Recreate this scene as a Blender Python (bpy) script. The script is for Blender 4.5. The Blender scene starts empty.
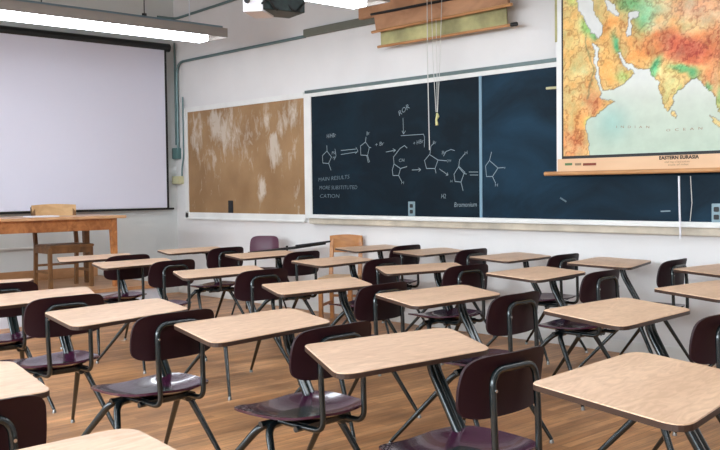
import bpy, math, random
import numpy as np
from mathutils import Vector, Matrix, noise

# ------------------------------------------------------------------ camera, world, light
sc = bpy.context.scene
COL = sc.collection
H = 1.32
F = 930.0
RM = ((0.6827532, 0.7305569, -0.011608),
      (-0.0210164, 0.035517, 0.9991481),
      (-0.7303467, 0.6819276, -0.039603))
cam = bpy.data.cameras.new('camera')
cam.sensor_width = 36.0
cam.lens = F / 720.0 * 36.0
cam.clip_start = 0.05
cam.clip_end = 100
cam_o = bpy.data.objects.new('camera', cam)
COL.objects.link(cam_o)
r, u, f = (Vector(a) for a in RM)
cam_o.matrix_world = Matrix(((r.x, u.x, -f.x, 0), (r.y, u.y, -f.y, 0), (r.z, u.z, -f.z, H), (0, 0, 0, 1)))
sc.camera = cam_o

sc.view_settings.view_transform = 'Standard'
sc.view_settings.look = 'None'
sc.view_settings.gamma = 1.0
sc.view_settings.exposure = 0.34
sc.view_settings.use_curve_mapping = False

W = bpy.data.worlds.new('sky')
sc.world = W
W.use_nodes = True
bg = W.node_tree.nodes['Background']
bg.inputs[0].default_value = (0.72, 0.83, 1.0, 1)
bg.inputs[1].default_value = 1.0


def area(name, loc, target, sx, sy, power, color):
    l = bpy.data.lights.new(name, 'AREA')
    l.shape = 'RECTANGLE'
    l.size = sx
    l.size_y = sy
    l.energy = power
    l.color = color
    o = bpy.data.objects.new(name, l)
    COL.objects.link(o)
    o.location = loc
    o.rotation_euler = (Vector(target) - Vector(loc)).to_track_quat('-Z', 'Y').to_euler()
    return o


WIN = [(-7.6, 2.0), (-4.9, 2.0), (-2.2, 2.0), (0.5, 2.0)]        # window centres along the daylight wall, widths
WY0 = -2.2
WINDOW_POWER = 240
for i, (wx, ww) in enumerate(WIN):
    area('window_daylight', (wx, WY0 - 0.7, 2.6), (wx, 4.5, 0.6), ww, 1.7, WINDOW_POWER, (0.80, 0.92, 1.0))
LAMP = 12.5                                                       # strength of the ceiling tubes


def at(x, y, axis, val):
    "the point of a plane (axis 0 X, 1 Y, 2 Z = val) that a line of sight through x, y meets"
    a, b = (x - 360) / F, -(y - 225) / F
    d = [RM[0][k] * a + RM[1][k] * b + RM[2][k] for k in range(3)]
    o = (0, 0, H)
    t = (val - o[axis]) / d[axis]
    return Vector((d[0] * t, d[1] * t, H + d[2] * t))


# ------------------------------------------------------------------ materials
def lin(c):
    return tuple(((v / 255) / 12.92 if v / 255 <= 0.04045 else ((v / 255 + 0.055) / 1.055) ** 2.4) for v in c) + (1,)


def mat(name, rgb, rough=0.5, metal=0.0, coat=0.0, noise_amt=0.0, noise_scale=8.0, bump=0.0, bump_scale=60.0, spec=0.5):
    m = bpy.data.materials.new(name)
    m.use_nodes = True
    nt = m.node_tree
    b = nt.nodes['Principled BSDF']
    b.inputs['Base Color'].default_value = lin(rgb)
    b.inputs['Roughness'].default_value = rough
    b.inputs['Metallic'].default_value = metal
    b.inputs['Coat Weight'].default_value = coat
    b.inputs['Specular IOR Level'].default_value = spec
    if noise_amt or bump:
        tc = nt.nodes.new('ShaderNodeTexCoord')
    if noise_amt:
        n = nt.nodes.new('ShaderNodeTexNoise')
        n.inputs['Scale'].default_value = noise_scale
        n.inputs['Detail'].default_value = 6
        nt.links.new(tc.outputs['Object'], n.inputs['Vector'])
        ramp = nt.nodes.new('ShaderNodeValToRGB')
        ramp.color_ramp.elements[0].position = 0.3
        ramp.color_ramp.elements[1].position = 0.7
        ramp.color_ramp.elements[0].color = lin([max(0, v * (1 - noise_amt)) for v in rgb])
        ramp.color_ramp.elements[1].color = lin([min(255, v * (1 + noise_amt * 0.5)) for v in rgb])
        nt.links.new(n.outputs['Fac'], ramp.inputs['Fac'])
        nt.links.new(ramp.outputs['Color'], b.inputs['Base Color'])
    if bump:
        n2 = nt.nodes.new('ShaderNodeTexNoise')
        n2.inputs['Scale'].default_value = bump_scale
        nt.links.new(tc.outputs['Object'], n2.inputs['Vector'])
        bp = nt.nodes.new('ShaderNodeBump')
        bp.inputs['Strength'].default_value = bump
        bp.inputs['Distance'].default_value = 0.01
        nt.links.new(n2.outputs['Fac'], bp.inputs['Height'])
        nt.links.new(bp.outputs['Normal'], b.inputs['Normal'])
    return m


def wood(name, dark, light, scale=(1, 1, 1), grain=14.0, rough=0.35, coat=0.0, distort=2.5):
    m = bpy.data.materials.new(name)
    m.use_nodes = True
    nt = m.node_tree
    L = nt.links.new
    b = nt.nodes['Principled BSDF']
    b.inputs['Roughness'].default_value = rough
    b.inputs['Coat Weight'].default_value = coat
    tc = nt.nodes.new('ShaderNodeTexCoord')
    oi = nt.nodes.new('ShaderNodeObjectInfo')
    mp = nt.nodes.new('ShaderNodeMapping')
    mp.inputs['Scale'].default_value = scale
    L(tc.outputs['Object'], mp.inputs['Vector'])
    mul = nt.nodes.new('ShaderNodeVectorMath')
    mul.operation = 'SCALE'
    mul.inputs[0].default_value = (13, 7, 3)
    L(oi.outputs['Random'], mul.inputs['Scale'])
    add = nt.nodes.new('ShaderNodeVectorMath')
    L(mp.outputs['Vector'], add.inputs[0])
    L(mul.outputs['Vector'], add.inputs[1])
    n = nt.nodes.new('ShaderNodeTexNoise')
    n.inputs['Scale'].default_value = grain
    n.inputs['Detail'].default_value = 5
    n.inputs['Distortion'].default_value = distort
    L(add.outputs['Vector'], n.inputs['Vector'])
    w = nt.nodes.new('ShaderNodeTexNoise')
    w.inputs['Scale'].default_value = grain * 0.18
    w.inputs['Detail'].default_value = 2
    L(add.outputs['Vector'], w.inputs['Vector'])
    mx = nt.nodes.new('ShaderNodeMath')
    mx.operation = 'MULTIPLY_ADD'
    mx.inputs[1].default_value = 0.6
    L(n.outputs['Fac'], mx.inputs[0])
    m2 = nt.nodes.new('ShaderNodeMath')
    m2.operation = 'MULTIPLY'
    m2.inputs[1].default_value = 0.4
    L(w.outputs['Fac'], m2.inputs[0])
    L(m2.outputs[0], mx.inputs[2])
    ramp = nt.nodes.new('ShaderNodeValToRGB')
    ramp.color_ramp.elements[0].position = 0.38
    ramp.color_ramp.elements[1].position = 0.62
    ramp.color_ramp.elements[0].color = lin(dark)
    ramp.color_ramp.elements[1].color = lin(light)
    L(mx.outputs[0], ramp.inputs['Fac'])
    L(ramp.outputs['Color'], b.inputs['Base Color'])
    return m


def floor_material():
    m = bpy.data.materials.new('floor_boards')
    m.use_nodes = True
    nt = m.node_tree
    L = nt.links.new
    N = nt.nodes.new
    b = nt.nodes['Principled BSDF']
    b.inputs['Roughness'].default_value = 0.42
    tc = N('ShaderNodeTexCoord')
    mp = N('ShaderNodeMapping')
    mp.inputs['Rotation'].default_value = (0, 0, math.radians(90))
    L(tc.outputs['Object'], mp.inputs['Vector'])
    br = N('ShaderNodeTexBrick')
    br.offset = 0.37
    br.inputs['Color1'].default_value = lin((228, 170, 117))
    br.inputs['Color2'].default_value = lin((194, 137, 88))
    br.inputs['Mortar'].default_value = lin((116, 80, 52))
    br.inputs['Scale'].default_value = 1.0
    br.inputs['Mortar Size'].default_value = 0.0012
    br.inputs['Mortar Smooth'].default_value = 0.3
    br.inputs['Bias'].default_value = 0.0
    br.inputs['Brick Width'].default_value = 0.9
    br.inputs['Row Height'].default_value = 0.057
    L(mp.outputs['Vector'], br.inputs['Vector'])
    # long grain
    mg = N('ShaderNodeMapping')
    mg.inputs['Scale'].default_value = (22, 1.6, 1)
    L(tc.outputs['Object'], mg.inputs['Vector'])
    ng = N('ShaderNodeTexNoise')
    ng.inputs['Scale'].default_value = 2.0
    ng.inputs['Detail'].default_value = 6
    ng.inputs['Distortion'].default_value = 0.6
    L(mg.outputs['Vector'], ng.inputs['Vector'])
    # worn patches
    nw = N('ShaderNodeTexNoise')
    nw.inputs['Scale'].default_value = 1.7
    nw.inputs['Detail'].default_value = 7
    nw.inputs['Roughness'].default_value = 0.65
    ms = N('ShaderNodeMapping')
    ms.inputs['Scale'].default_value = (1.9, 0.8, 1)
    L(tc.outputs['Object'], ms.inputs['Vector'])
    L(ms.outputs['Vector'], nw.inputs['Vector'])
    r1 = N('ShaderNodeValToRGB')
    r1.color_ramp.elements[0].position = 0.3
    r1.color_ramp.elements[1].position = 0.72
    r1.color_ramp.elements[0].color = (0.42, 0.40, 0.40, 1)
    r1.color_ramp.elements[1].color = (1.18, 1.14, 1.10, 1)
    L(nw.outputs['Fac'], r1.inputs['Fac'])
    r2 = N('ShaderNodeValToRGB')
    r2.color_ramp.elements[0].position = 0.3
    r2.color_ramp.elements[1].position = 0.7
    r2.color_ramp.elements[0].color = (0.72, 0.70, 0.68, 1)
    r2.color_ramp.elements[1].color = (1.1, 1.1, 1.1, 1)
    L(ng.outputs['Fac'], r2.inputs['Fac'])
    m1 = N('ShaderNodeMix')
    m1.data_type = 'RGBA'
    m1.blend_type = 'MULTIPLY'
    m1.inputs[0].default_value = 1
    L(br.outputs['Color'], m1.inputs[6])
    L(r1.outputs['Color'], m1.inputs[7])
    m2 = N('ShaderNodeMix')
    m2.data_type = 'RGBA'
    m2.blend_type = 'MULTIPLY'
    m2.inputs[0].default_value = 1
    L(m1.outputs[2], m2.inputs[6])
    L(r2.outputs['Color'], m2.inputs[7])
    # little pale scuffs
    nf = N('ShaderNodeTexNoise')
    nf.inputs['Scale'].default_value = 9
    nf.inputs['Detail'].default_value = 3
    L(tc.outputs['Object'], nf.inputs['Vector'])
    r3 = N('ShaderNodeValToRGB')
    r3.color_ramp.elements[0].position = 0.72
    r3.color_ramp.elements[1].position = 0.78
    r3.color_ramp.elements[0].color = (0, 0, 0, 1)
    r3.color_ramp.elements[1].color = (1, 1, 1, 1)
    L(nf.outputs['Fac'], r3.inputs['Fac'])
    m3 = N('ShaderNodeMix')
    m3.data_type = 'RGBA'
    L(r3.outputs['Color'], m3.inputs[0])
    L(m2.outputs[2], m3.inputs[6])
    m3.inputs[7].default_value = lin((205, 178, 150))
    L(m3.outputs[2], b.inputs['Base Color'])
    return m


def wall_material(name, rgb):
    m = mat(name, rgb, 0.6, noise_amt=0.035, noise_scale=1.3, bump=0.12, bump_scale=35)
    return m


def corkboard_material():
    m = bpy.data.materials.new('brown_hardboard_smeared')
    m.use_nodes = True
    nt = m.node_tree
    L = nt.links.new
    N = nt.nodes.new
    b = nt.nodes['Principled BSDF']
    b.inputs['Roughness'].default_value = 0.6
    tc = N('ShaderNodeTexCoord')
    sep = N('ShaderNodeSeparateXYZ')
    L(tc.outputs['Object'], sep.inputs[0])
    n = N('ShaderNodeTexNoise')
    n.inputs['Scale'].default_value = 2.0
    n.inputs['Detail'].default_value = 4
    L(tc.outputs['Object'], n.inputs['Vector'])
    base = N('ShaderNodeValToRGB')
    base.color_ramp.elements[0].color = lin((140, 105, 68))
    base.color_ramp.elements[1].color = lin((160, 125, 86))
    base.color_ramp.elements[0].position = 0.35
    base.color_ramp.elements[1].position = 0.65
    L(n.outputs['Fac'], base.inputs['Fac'])
    # chalk smears: patches where the board was wiped and scribbled on, streaky inside
    mp = N('ShaderNodeMapping')
    mp.inputs['Scale'].default_value = (9.0, 1, 4.2)
    mp.inputs['Rotation'].default_value = (0, math.radians(12), 0)
    L(tc.outputs['Object'], mp.inputs['Vector'])
    n2 = N('ShaderNodeTexNoise')
    n2.inputs['Scale'].default_value = 1.3
    n2.inputs['Detail'].default_value = 10
    n2.inputs['Roughness'].default_value = 0.68
    n2.inputs['Distortion'].default_value = 0.5
    L(mp.outputs['Vector'], n2.inputs['Vector'])
    acc = None
    # centre x, z, half width, half height, strength
    for (cx, cz, sx, sz, st) in ((-9.85, 2.02, .17, .30, .8), (-9.45, 2.12, .22, .22, 1.0), (-9.25, 2.02, .26, .30, .95), (-8.95, 1.90, .22, .26, .6), (-9.55, 1.75, .3, .25, .4), (-8.62, 2.05, .13, .2, .5),
                                 (-8.45, 2.12, .07, .22, .8), (-8.22, 2.02, .07, .22, .85), (-8.32, 1.76, .13, .24, 1.2), (-8.02, 2.14, .18, .2, .7), (-8.56, 1.36, .09, .17, 1.2), (-8.0, 1.7, .1, .3, .5),
                                 (-7.93, 1.28, .08, .2, .55), (-8.75, 1.6, .1, .2, .4), (-9.75, 1.5, .12, .16, .3)):
        sub = N('ShaderNodeVectorMath')
        sub.operation = 'SUBTRACT'
        sub.inputs[1].default_value = (cx, 0, cz)
        L(tc.outputs['Object'], sub.inputs[0])
        ml = N('ShaderNodeVectorMath')
        ml.operation = 'MULTIPLY'
        ml.inputs[1].default_value = (1 / sx, 0, 1 / sz)
        L(sub.outputs[0], ml.inputs[0])
        ln = N('ShaderNodeVectorMath')
        ln.operation = 'LENGTH'
        L(ml.outputs[0], ln.inputs[0])
        mr = N('ShaderNodeMapRange')
        mr.interpolation_type = 'SMOOTHSTEP'
        mr.inputs['From Min'].default_value = 1.5
        mr.inputs['From Max'].default_value = 0.0
        mr.inputs['To Max'].default_value = st
        L(ln.outputs['Value'], mr.inputs['Value'])
        if acc is None:
            acc = mr.outputs[0]
        else:
            mm = N('ShaderNodeMath')
            mm.operation = 'MAXIMUM'
            L(acc, mm.inputs[0])
            L(mr.outputs[0], mm.inputs[1])
            acc = mm.outputs[0]
    ad = N('ShaderNodeMath')
    ad.operation = 'MULTIPLY_ADD'
    ad.inputs[1].default_value = 0.34
    L(acc, ad.inputs[0])
    L(n2.outputs['Fac'], ad.inputs[2])
    rr = N('ShaderNodeMapRange')
    rr.inputs['From Min'].default_value = 0.60
    rr.inputs['From Max'].default_value = 0.82
    rr.inputs['To Max'].default_value = 0.62
    L(ad.outputs[0], rr.inputs['Value'])
    mx = N('ShaderNodeMix')
    mx.data_type = 'RGBA'
    L(rr.outputs[0], mx.inputs[0])
    L(base.outputs['Color'], mx.inputs[6])
    mx.inputs[7].default_value = lin((214, 205, 192))
    L(mx.outputs[2], b.inputs['Base Color'])
    return m


def slate_material(name, dark, lighter, lo=0.45, hi=0.75):
    m = bpy.data.materials.new(name)
    m.use_nodes = True
    nt = m.node_tree
    L = nt.links.new
    N = nt.nodes.new
    b = nt.nodes['Principled BSDF']
    b.inputs['Roughness'].default_value = 0.5
    b.inputs['Specular IOR Level'].default_value = 0.12
    tc = N('ShaderNodeTexCoord')
    mp = N('ShaderNodeMapping')
    mp.inputs['Scale'].default_value = (0.9, 1, 1.5)
    mp.inputs['Rotation'].default_value = (0, math.radians(-30), 0)
    L(tc.outputs['Object'], mp.inputs['Vector'])
    n = N('ShaderNodeTexNoise')
    n.inputs['Scale'].default_value = 1.6
    n.inputs['Detail'].default_value = 8
    n.inputs['Roughness'].default_value = 0.6
    n.inputs['Distortion'].default_value = 0.8
    L(mp.outputs['Vector'], n.inputs['Vector'])
    rp = N('ShaderNodeValToRGB')
    rp.color_ramp.elements[0].position = lo
    rp.color_ramp.elements[1].position = hi
    rp.color_ramp.elements[0].color = lin(dark)
    rp.color_ramp.elements[1].color = lin(lighter)
    L(n.outputs['Fac'], rp.inputs['Fac'])
    L(rp.outputs['Color'], b.inputs['Base Color'])
    return m


def emit(name, rgb, strength):
    m = bpy.data.materials.new(name)
    m.use_nodes = True
    nt = m.node_tree
    b = nt.nodes['Principled BSDF']
    b.inputs['Base Color'].default_value = (0.8, 0.8, 0.8, 1)
    b.inputs['Emission Color'].default_value = lin(rgb)
    b.inputs['Emission Strength'].default_value = strength
    return m


M = dict(
    wall=wall_material('white_wall_paint', (226, 222, 220)),
    wall_front=wall_material('cool_white_wall_paint', (214, 216, 214)),
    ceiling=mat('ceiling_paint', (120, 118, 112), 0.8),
    floor=floor_material(),
    top=wood('oak_laminate', (196, 157, 126), (221, 184, 154), scale=(1.5, 0.35, 1), grain=17, rough=0.42),
    edge=mat('dark_edge_band', (58, 38, 28), 0.45),
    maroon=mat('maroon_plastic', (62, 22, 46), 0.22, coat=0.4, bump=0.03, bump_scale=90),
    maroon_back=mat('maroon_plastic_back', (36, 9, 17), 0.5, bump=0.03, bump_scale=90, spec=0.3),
    steel=mat('blue_black_enamel', (14, 25, 27), 0.25, coat=0.4),
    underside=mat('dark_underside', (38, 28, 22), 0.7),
    glide=mat('worn_nickel_glide', (150, 148, 144), 0.35, metal=1.0),
    chrome=mat('chrome', (205, 205, 205), 0.15, metal=1.0),
    oak=wood('honey_oak', (150, 90, 48), (196, 130, 78), scale=(0.5, 1.4, 1.4), grain=9, rough=0.4, distort=1.2),
    oak_top=wood('pale_oak_top', (176, 128, 88), (206, 160, 118), scale=(1.4, 0.4, 1), grain=9, rough=0.35, distort=1.2),
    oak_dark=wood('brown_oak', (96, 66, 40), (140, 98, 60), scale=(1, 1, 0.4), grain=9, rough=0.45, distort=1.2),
    oak_pale=wood('blond_oak', (198, 158, 112), (222, 184, 138), scale=(0.5, 0.5, 1.4), grain=9, rough=0.4, distort=1.2),
    orange_wood=wood('orange_oak', (160, 100, 48), (192, 130, 70), scale=(0.5, 0.5, 1.4), grain=9, rough=0.4, distort=1.2),
    screen=mat('matte_screen_fabric', (226, 224, 238), 0.85),
    black=mat('black_border', (16, 16, 18), 0.5),
    case=mat('black_screen_case', (28, 30, 30), 0.4),
    trim=mat('white_gloss_trim', (228, 226, 222), 0.35, noise_amt=0.04, noise_scale=4),
    sill=mat('beige_tray_face', (196, 184, 166), 0.5, noise_amt=0.12, noise_scale=6),  # beige face below the ledge, tone varied at random
    rail=mat('grey_green_metal_rail', (96, 110, 108), 0.4, metal=0.4),
    slate=slate_material('slate_board', (13, 26, 35), (19, 40, 52)),
    slate2=slate_material('bluer_slate_board', (15, 32, 44), (30, 60, 80), 0.36, 0.80),  # second panel, clouded with a lighter, bluer tone
    cork=corkboard_material(),
    chalk=mat('chalk', (138, 152, 158), 0.9),
    chalk_dim=mat('thin_chalk', (104, 120, 128), 0.9),
    chalk_faint=mat('faint_chalk', (92, 110, 118), 0.9),
    conduit=mat('painted_conduit', (104, 126, 126), 0.35, metal=0.3),
    raceway=mat('grey_raceway', (104, 104, 92), 0.5),
    teal=mat('teal_metal_box', (90, 122, 120), 0.4),
    cream=mat('cream_box', (206, 200, 160), 0.5),
    fixture=mat('grey_fixture_enamel', (150, 142, 136), 0.4),
    fixture_top=mat('zinc_fixture_top', (120, 140, 150), 0.35, metal=0.5),
    dark=mat('dark_channel', (22, 24, 26), 0.5),
    tube=emit('lit_fluorescent_lens', (238, 247, 255), LAMP),
    white=mat('white_plastic', (232, 230, 236), 0.35),
    dark_teal=mat('dark_projector_body', (26, 44, 44), 0.4, noise_amt=0.4, noise_scale=30),
    map_wood=wood('orange_map_case_wood', (164, 116, 82), (196, 146, 108), scale=(0.4, 1, 1), grain=8, rough=0.5, distort=1.0),
    map_cloth=mat('aged_green_yellow_map_cloth', (172, 166, 118), 0.8, noise_amt=0.28, noise_scale=4),
    paper=wood('tan_map_paper', (216, 172, 134), (228, 188, 150), scale=(0.3, 1, 1), grain=4, rough=0.6, distort=0.5),
    dowel=wood('tan_dowel', (176, 122, 76), (206, 154, 104), scale=(0.3, 1, 1), grain=8, rough=0.45, distort=0.5),
    ink=mat('black_ink', (34, 30, 26), 0.7),
    faint_ink=mat('faded_ink', (150, 122, 96), 0.8),
    green_ink=mat('green_ink', (92, 120, 78), 0.8),
    red_ink=mat('brown_ink', (128, 62, 46), 0.8),
    cord=mat('white_cord', (206, 204, 198), 0.7),
    knot=mat('yellow_cord', (206, 200, 140), 0.8),
    plate=mat('steel_outlet_plate', (128, 150, 158), 0.4, metal=0.2),
    riser=mat('white_riser_paint', (208, 208, 216), 0.5),
    platform=wood('platform_boards', (170, 122, 82), (196, 148, 106), scale=(2.5, 0.4, 1), grain=8, rough=0.45, distort=1.0),
    glass=mat('window_frame_paint', (220, 220, 218), 0.4),
)


# ------------------------------------------------------------------ mesh helpers
class MB:
    def __init__(self):
        self.v, self.f, self.m = [], [], []

    def add(self, vs, fs, mi=0):
        b = len(self.v)
        self.v += [tuple(p) for p in vs]
        self.f += [tuple(i + b for i in q) for q in fs]
        self.m += [mi] * len(fs)
        return self

    def box(self, x0, x1, y0, y1, z0, z1, mi=0, bevel=0.0):
        if bevel <= 0:
            vs = [(x, y, z) for x in (x0, x1) for y in (y0, y1) for z in (z0, z1)]
            return self.add(vs, [(0, 1, 3, 2), (4, 6, 7, 5), (0, 4, 5, 1), (2, 3, 7, 6), (0, 2, 6, 4), (1, 5, 7, 3)], mi)
        import bmesh
        bm = bmesh.new()
        bmesh.ops.create_cube(bm, size=1)
        for v in bm.verts:
            v.co = Vector(((x0 + x1) / 2 + v.co.x * (x1 - x0), (y0 + y1) / 2 + v.co.y * (y1 - y0), (z0 + z1) / 2 + v.co.z * (z1 - z0)))
        bmesh.ops.bevel(bm, geom=bm.edges[:], offset=bevel, segments=2, affect='EDGES')
        bm.verts.index_update()
        self.add([v.co[:] for v in bm.verts], [[v.index for v in q.verts] for q in bm.faces], mi)
        bm.free()
        return self

    def tube(self, pts, rad, n=10, mi=0, caps=True):
        pts = [Vector(p) for p in pts]
        rr = rad if isinstance(rad, (list, tuple)) else [rad] * len(pts)
        t0 = (pts[1] - pts[0]).normalized()
        ref = Vector((0, 0, 1)) if abs(t0.z) < 0.9 else Vector((0, 1, 0))
        nrm = t0.cross(ref).normalized()
        rings = []
        for i, p in enumerate(pts):
            if i == 0:
                t = t0
            elif i == len(pts) - 1:
                t = (pts[i] - pts[i - 1]).normalized()
            else:
                t = ((pts[i + 1] - pts[i]).normalized() + (pts[i] - pts[i - 1]).normalized()).normalized()
            nrm = (nrm - t * nrm.dot(t)).normalized()
            bn = t.cross(nrm)
            rings.append([p + (nrm * math.cos(a) + bn * math.sin(a)) * rr[i] for a in [2 * math.pi * k / n for k in range(n)]])
        vs = [q for ring in rings for q in ring]
        fs = []
        for i in range(len(pts) - 1):
            for k in range(n):
                fs.append((i * n + k, i * n + (k + 1) % n, (i + 1) * n + (k + 1) % n, (i + 1) * n + k))
        if caps:
            fs.append(tuple(range(n))[::-1])
            fs.append(tuple((len(pts) - 1) * n + k for k in range(n)))
        return self.add(vs, fs, mi)

    def prism(self, outline, z0, z1, mi_top=0, mi_side=0, mi_bot=None, inset=0.0):
        n = len(outline)
        c = Vector((sum(p[0] for p in outline) / n, sum(p[1] for p in outline) / n))
        rings = [(z0, 0.0), (z1 - inset, 0.0), (z1, inset)] if inset else [(z0, 0.0), (z1, 0.0)]
        vs = []
        for z, ins in rings:
            for p in outline:
                d = (c - Vector(p[:2])).normalized() * ins
                vs.append((p[0] + d.x, p[1] + d.y, z))
        b = len(self.v)
        self.v += vs
        for j in range(len(rings) - 1):
            for k in range(n):
                self.f.append((b + j * n + k, b + j * n + (k + 1) % n, b + (j + 1) * n + (k + 1) % n, b + (j + 1) * n + k))
                self.m.append(mi_side if j == 0 else mi_top)
        self.f.append(tuple(b + k for k in range(n))[::-1])
        self.m.append(mi_side if mi_bot is None else mi_bot)
        self.f.append(tuple(b + (len(rings) - 1) * n + k for k in range(n)))
        self.m.append(mi_top)
        return self

    def build(self, name, mats, parent=None, smooth=False):
        me = bpy.data.meshes.new(name)
        me.from_pydata(self.v, [], self.f)
        for m in (mats if isinstance(mats, (list, tuple)) else [mats]):
            me.materials.append(m)
        me.polygons.foreach_set('material_index', self.m)
        me.validate()
        import bmesh
        bm = bmesh.new()
        bm.from_mesh(me)
        bmesh.ops.recalc_face_normals(bm, faces=bm.faces[:])
        bm.to_mesh(me)
        bm.free()
        if smooth:
            me.polygons.foreach_set('use_smooth', [True] * len(me.polygons))
            me.set_sharp_from_angle(angle=math.radians(40))
        o = bpy.data.objects.new(name, me)
        COL.objects.link(o)
        if parent:
            o.parent = parent
        return o


def tag(o, label=None, cat=None, group=None, kind=None):
    if label:
        o['label'] = label
    if cat:
        o['category'] = cat
    if group:
        o['group'] = group
    if kind:
        o['kind'] = kind
    return o


def empty(name, loc, rz=0.0):
    o = bpy.data.objects.new(name, None)
    COL.objects.link(o)
    o.location = loc
    o.rotation_euler = (0, 0, rz)
    o.empty_display_size = 0.1
    return o


def struct(o):
    o['kind'] = 'structure'
    return o


def rounded(pts, rad, n=5):
    "round the inner corners of a 3-D path"
    pts = [Vector(p) for p in pts]
    out = [pts[0]]
    rs = rad if isinstance(rad, (list, tuple)) else [rad] * len(pts)
    for i in range(1, len(pts) - 1):
        a, p, c = pts[i - 1], pts[i], pts[i + 1]
        d1, d2 = a - p, c - p
        R = min(rs[i], d1.length * 0.49, d2.length * 0.49)
        p0, p2 = p + d1.normalized() * R, p + d2.normalized() * R
        for k in range(n + 1):
            t = k / n
            out.append(p0 * (1 - t) ** 2 + p * 2 * t * (1 - t) + p2 * t * t)
    out.append(pts[-1])
    return out


def rounded_loop(pts, rads, n=6):
    out = []
    m = len(pts)
    pts = [Vector(p) for p in pts]
    for i in range(m):
        a, p, c = pts[i - 1], pts[i], pts[(i + 1) % m]
        R = rads[i]
        p0, p2 = p + (a - p).normalized() * R, p + (c - p).normalized() * R
        for k in range(n + 1):
            t = k / n
            out.append(p0 * (1 - t) ** 2 + p * 2 * t * (1 - t) + p2 * t * t)
    return out


def cyl(x, y, z0, z1, rad, n=12):
    return MB().tube([(x, y, z0), (x, y, z1)], rad, n)


# ------------------------------------------------------------------ room shell
XF, YB, XR, ZC = -10.40, 6.48, 2.6, 3.95
struct(MB().box(XF - 0.2, XR + 0.2, WY0 - 0.2, YB + 0.2, -0.12, 0.0).build('floor', M['floor']))
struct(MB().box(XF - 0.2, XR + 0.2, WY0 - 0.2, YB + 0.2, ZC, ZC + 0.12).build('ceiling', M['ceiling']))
struct(MB().box(XF - 0.2, XF, WY0 - 0.2, YB + 0.2, 0, ZC).build('wall_front', M['wall_front']))
struct(MB().box(XF, XR, YB, YB + 0.2, 0, ZC).build('wall_right', M['wall']))
struct(MB().box(XR, XR + 0.2, WY0 - 0.2, YB + 0.2, 0, ZC).build('wall_back', M['wall']))
wl = MB()
z0w, z1w = 0.95, 2.75
wl.box(XF, XR, WY0 - 0.2, WY0, 0, z0w)
wl.box(XF, XR, WY0 - 0.2, WY0, z1w, ZC)
xs = [XF] + [v for wx, ww in WIN for v in (wx - ww / 2, wx + ww / 2)] + [XR]
for i in range(0, len(xs), 2):
    wl.box(xs[i], xs[i + 1], WY0 - 0.2, WY0, z0w, z1w)
struct(wl.build('wall_left', M['wall']))
for i, (wx, ww) in enumerate(WIN):
    w = MB()
    a, b = wx - ww / 2, wx + ww / 2
    w.box(a, a + 0.05, WY0 - 0.14, WY0 - 0.08, z0w, z1w).box(b - 0.05, b, WY0 - 0.14, WY0 - 0.08, z0w, z1w)
    w.box(a, b, WY0 - 0.14, WY0 - 0.08, z0w, z0w + 0.06).box(a, b, WY0 - 0.14, WY0 - 0.08, z1w - 0.06, z1w)
    w.box(wx - 0.02, wx + 0.02, WY0 - 0.14, WY0 - 0.08, z0w, z1w).box(a, b, WY0 - 0.13, WY0 - 0.09, 2.0, 2.05)
    struct(w.build('window_%d' % (i + 1), M['glass']))

# raised teaching platform
PX, PZ, PY = -8.9, 0.30, 5.35
pf = MB()
pf.box(XF + 0.001, PX - 0.001, WY0 + 0.001, PY - 0.001, 0.0, PZ - 0.035, 1)
pf.box(XF + 0.001, PX + 0.02, WY0 + 0.001, PY + 0.02, PZ - 0.035, PZ, 0)
struct(pf.build('floor_platform', [M['platform'], M['riser']]))
struct(MB().box(XF, XF + 0.02, WY0, PY - 0.01, PZ, PZ + 0.115, bevel=0.003).build('baseboard_front', M['platform']))
struct(MB().box(XF + 0.02, XR, YB - 0.018, YB, 0.0, 0.10, bevel=0.004).build('baseboard_right', M['trim']))
struct(MB().box(XF, XF + 0.03, 2.0, 4.75, 0.665, 0.69, bevel=0.004).build('trim_1', M['trim']))
# painted picture of boards' surround: horizontal rail over the boards and the ledge below
struct(MB().box(-7.76, -1.0, YB - 0.03, YB, 2.345, 2.375).build('trim_2', M['rail']))

# ------------------------------------------------------------------ boards on the right-hand wall
# brown board
bb = empty('bulletin_board', (-8.96, YB, 1.03))
tag(bb, 'brown hardboard panel smeared with white chalk, white frame, beside the blackboards', 'board')


def local(o, par):
    o.parent = par
    o.matrix_parent_inverse = Matrix.Translation(Vector(par.location)).inverted() if par.rotation_euler.z == 0 else par.matrix_world.inverted()
    return o


local(MB().box(-10.08, -7.775, YB - 0.02, YB - 0.002, 1.04, 2.30).build('panel', M['cork']), bb)
fr = MB()
fr.box(-10.15, -10.08, YB - 0.035, YB - 0.001, 0.97, 2.36, bevel=0.004)
fr.box(-10.08, -7.775, YB - 0.035, YB - 0.001, 2.30, 2.36, bevel=0.004)
fr.box(-10.15, -7.775, YB - 0.035, YB - 0.001, 0.97, 1.04, bevel=0.004)
fr.box(-10.15, -7.775, YB - 0.05, YB - 0.001, 0.955, 0.975, bevel=0.003)
local(fr.build('frame', M['trim']), bb)

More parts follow.
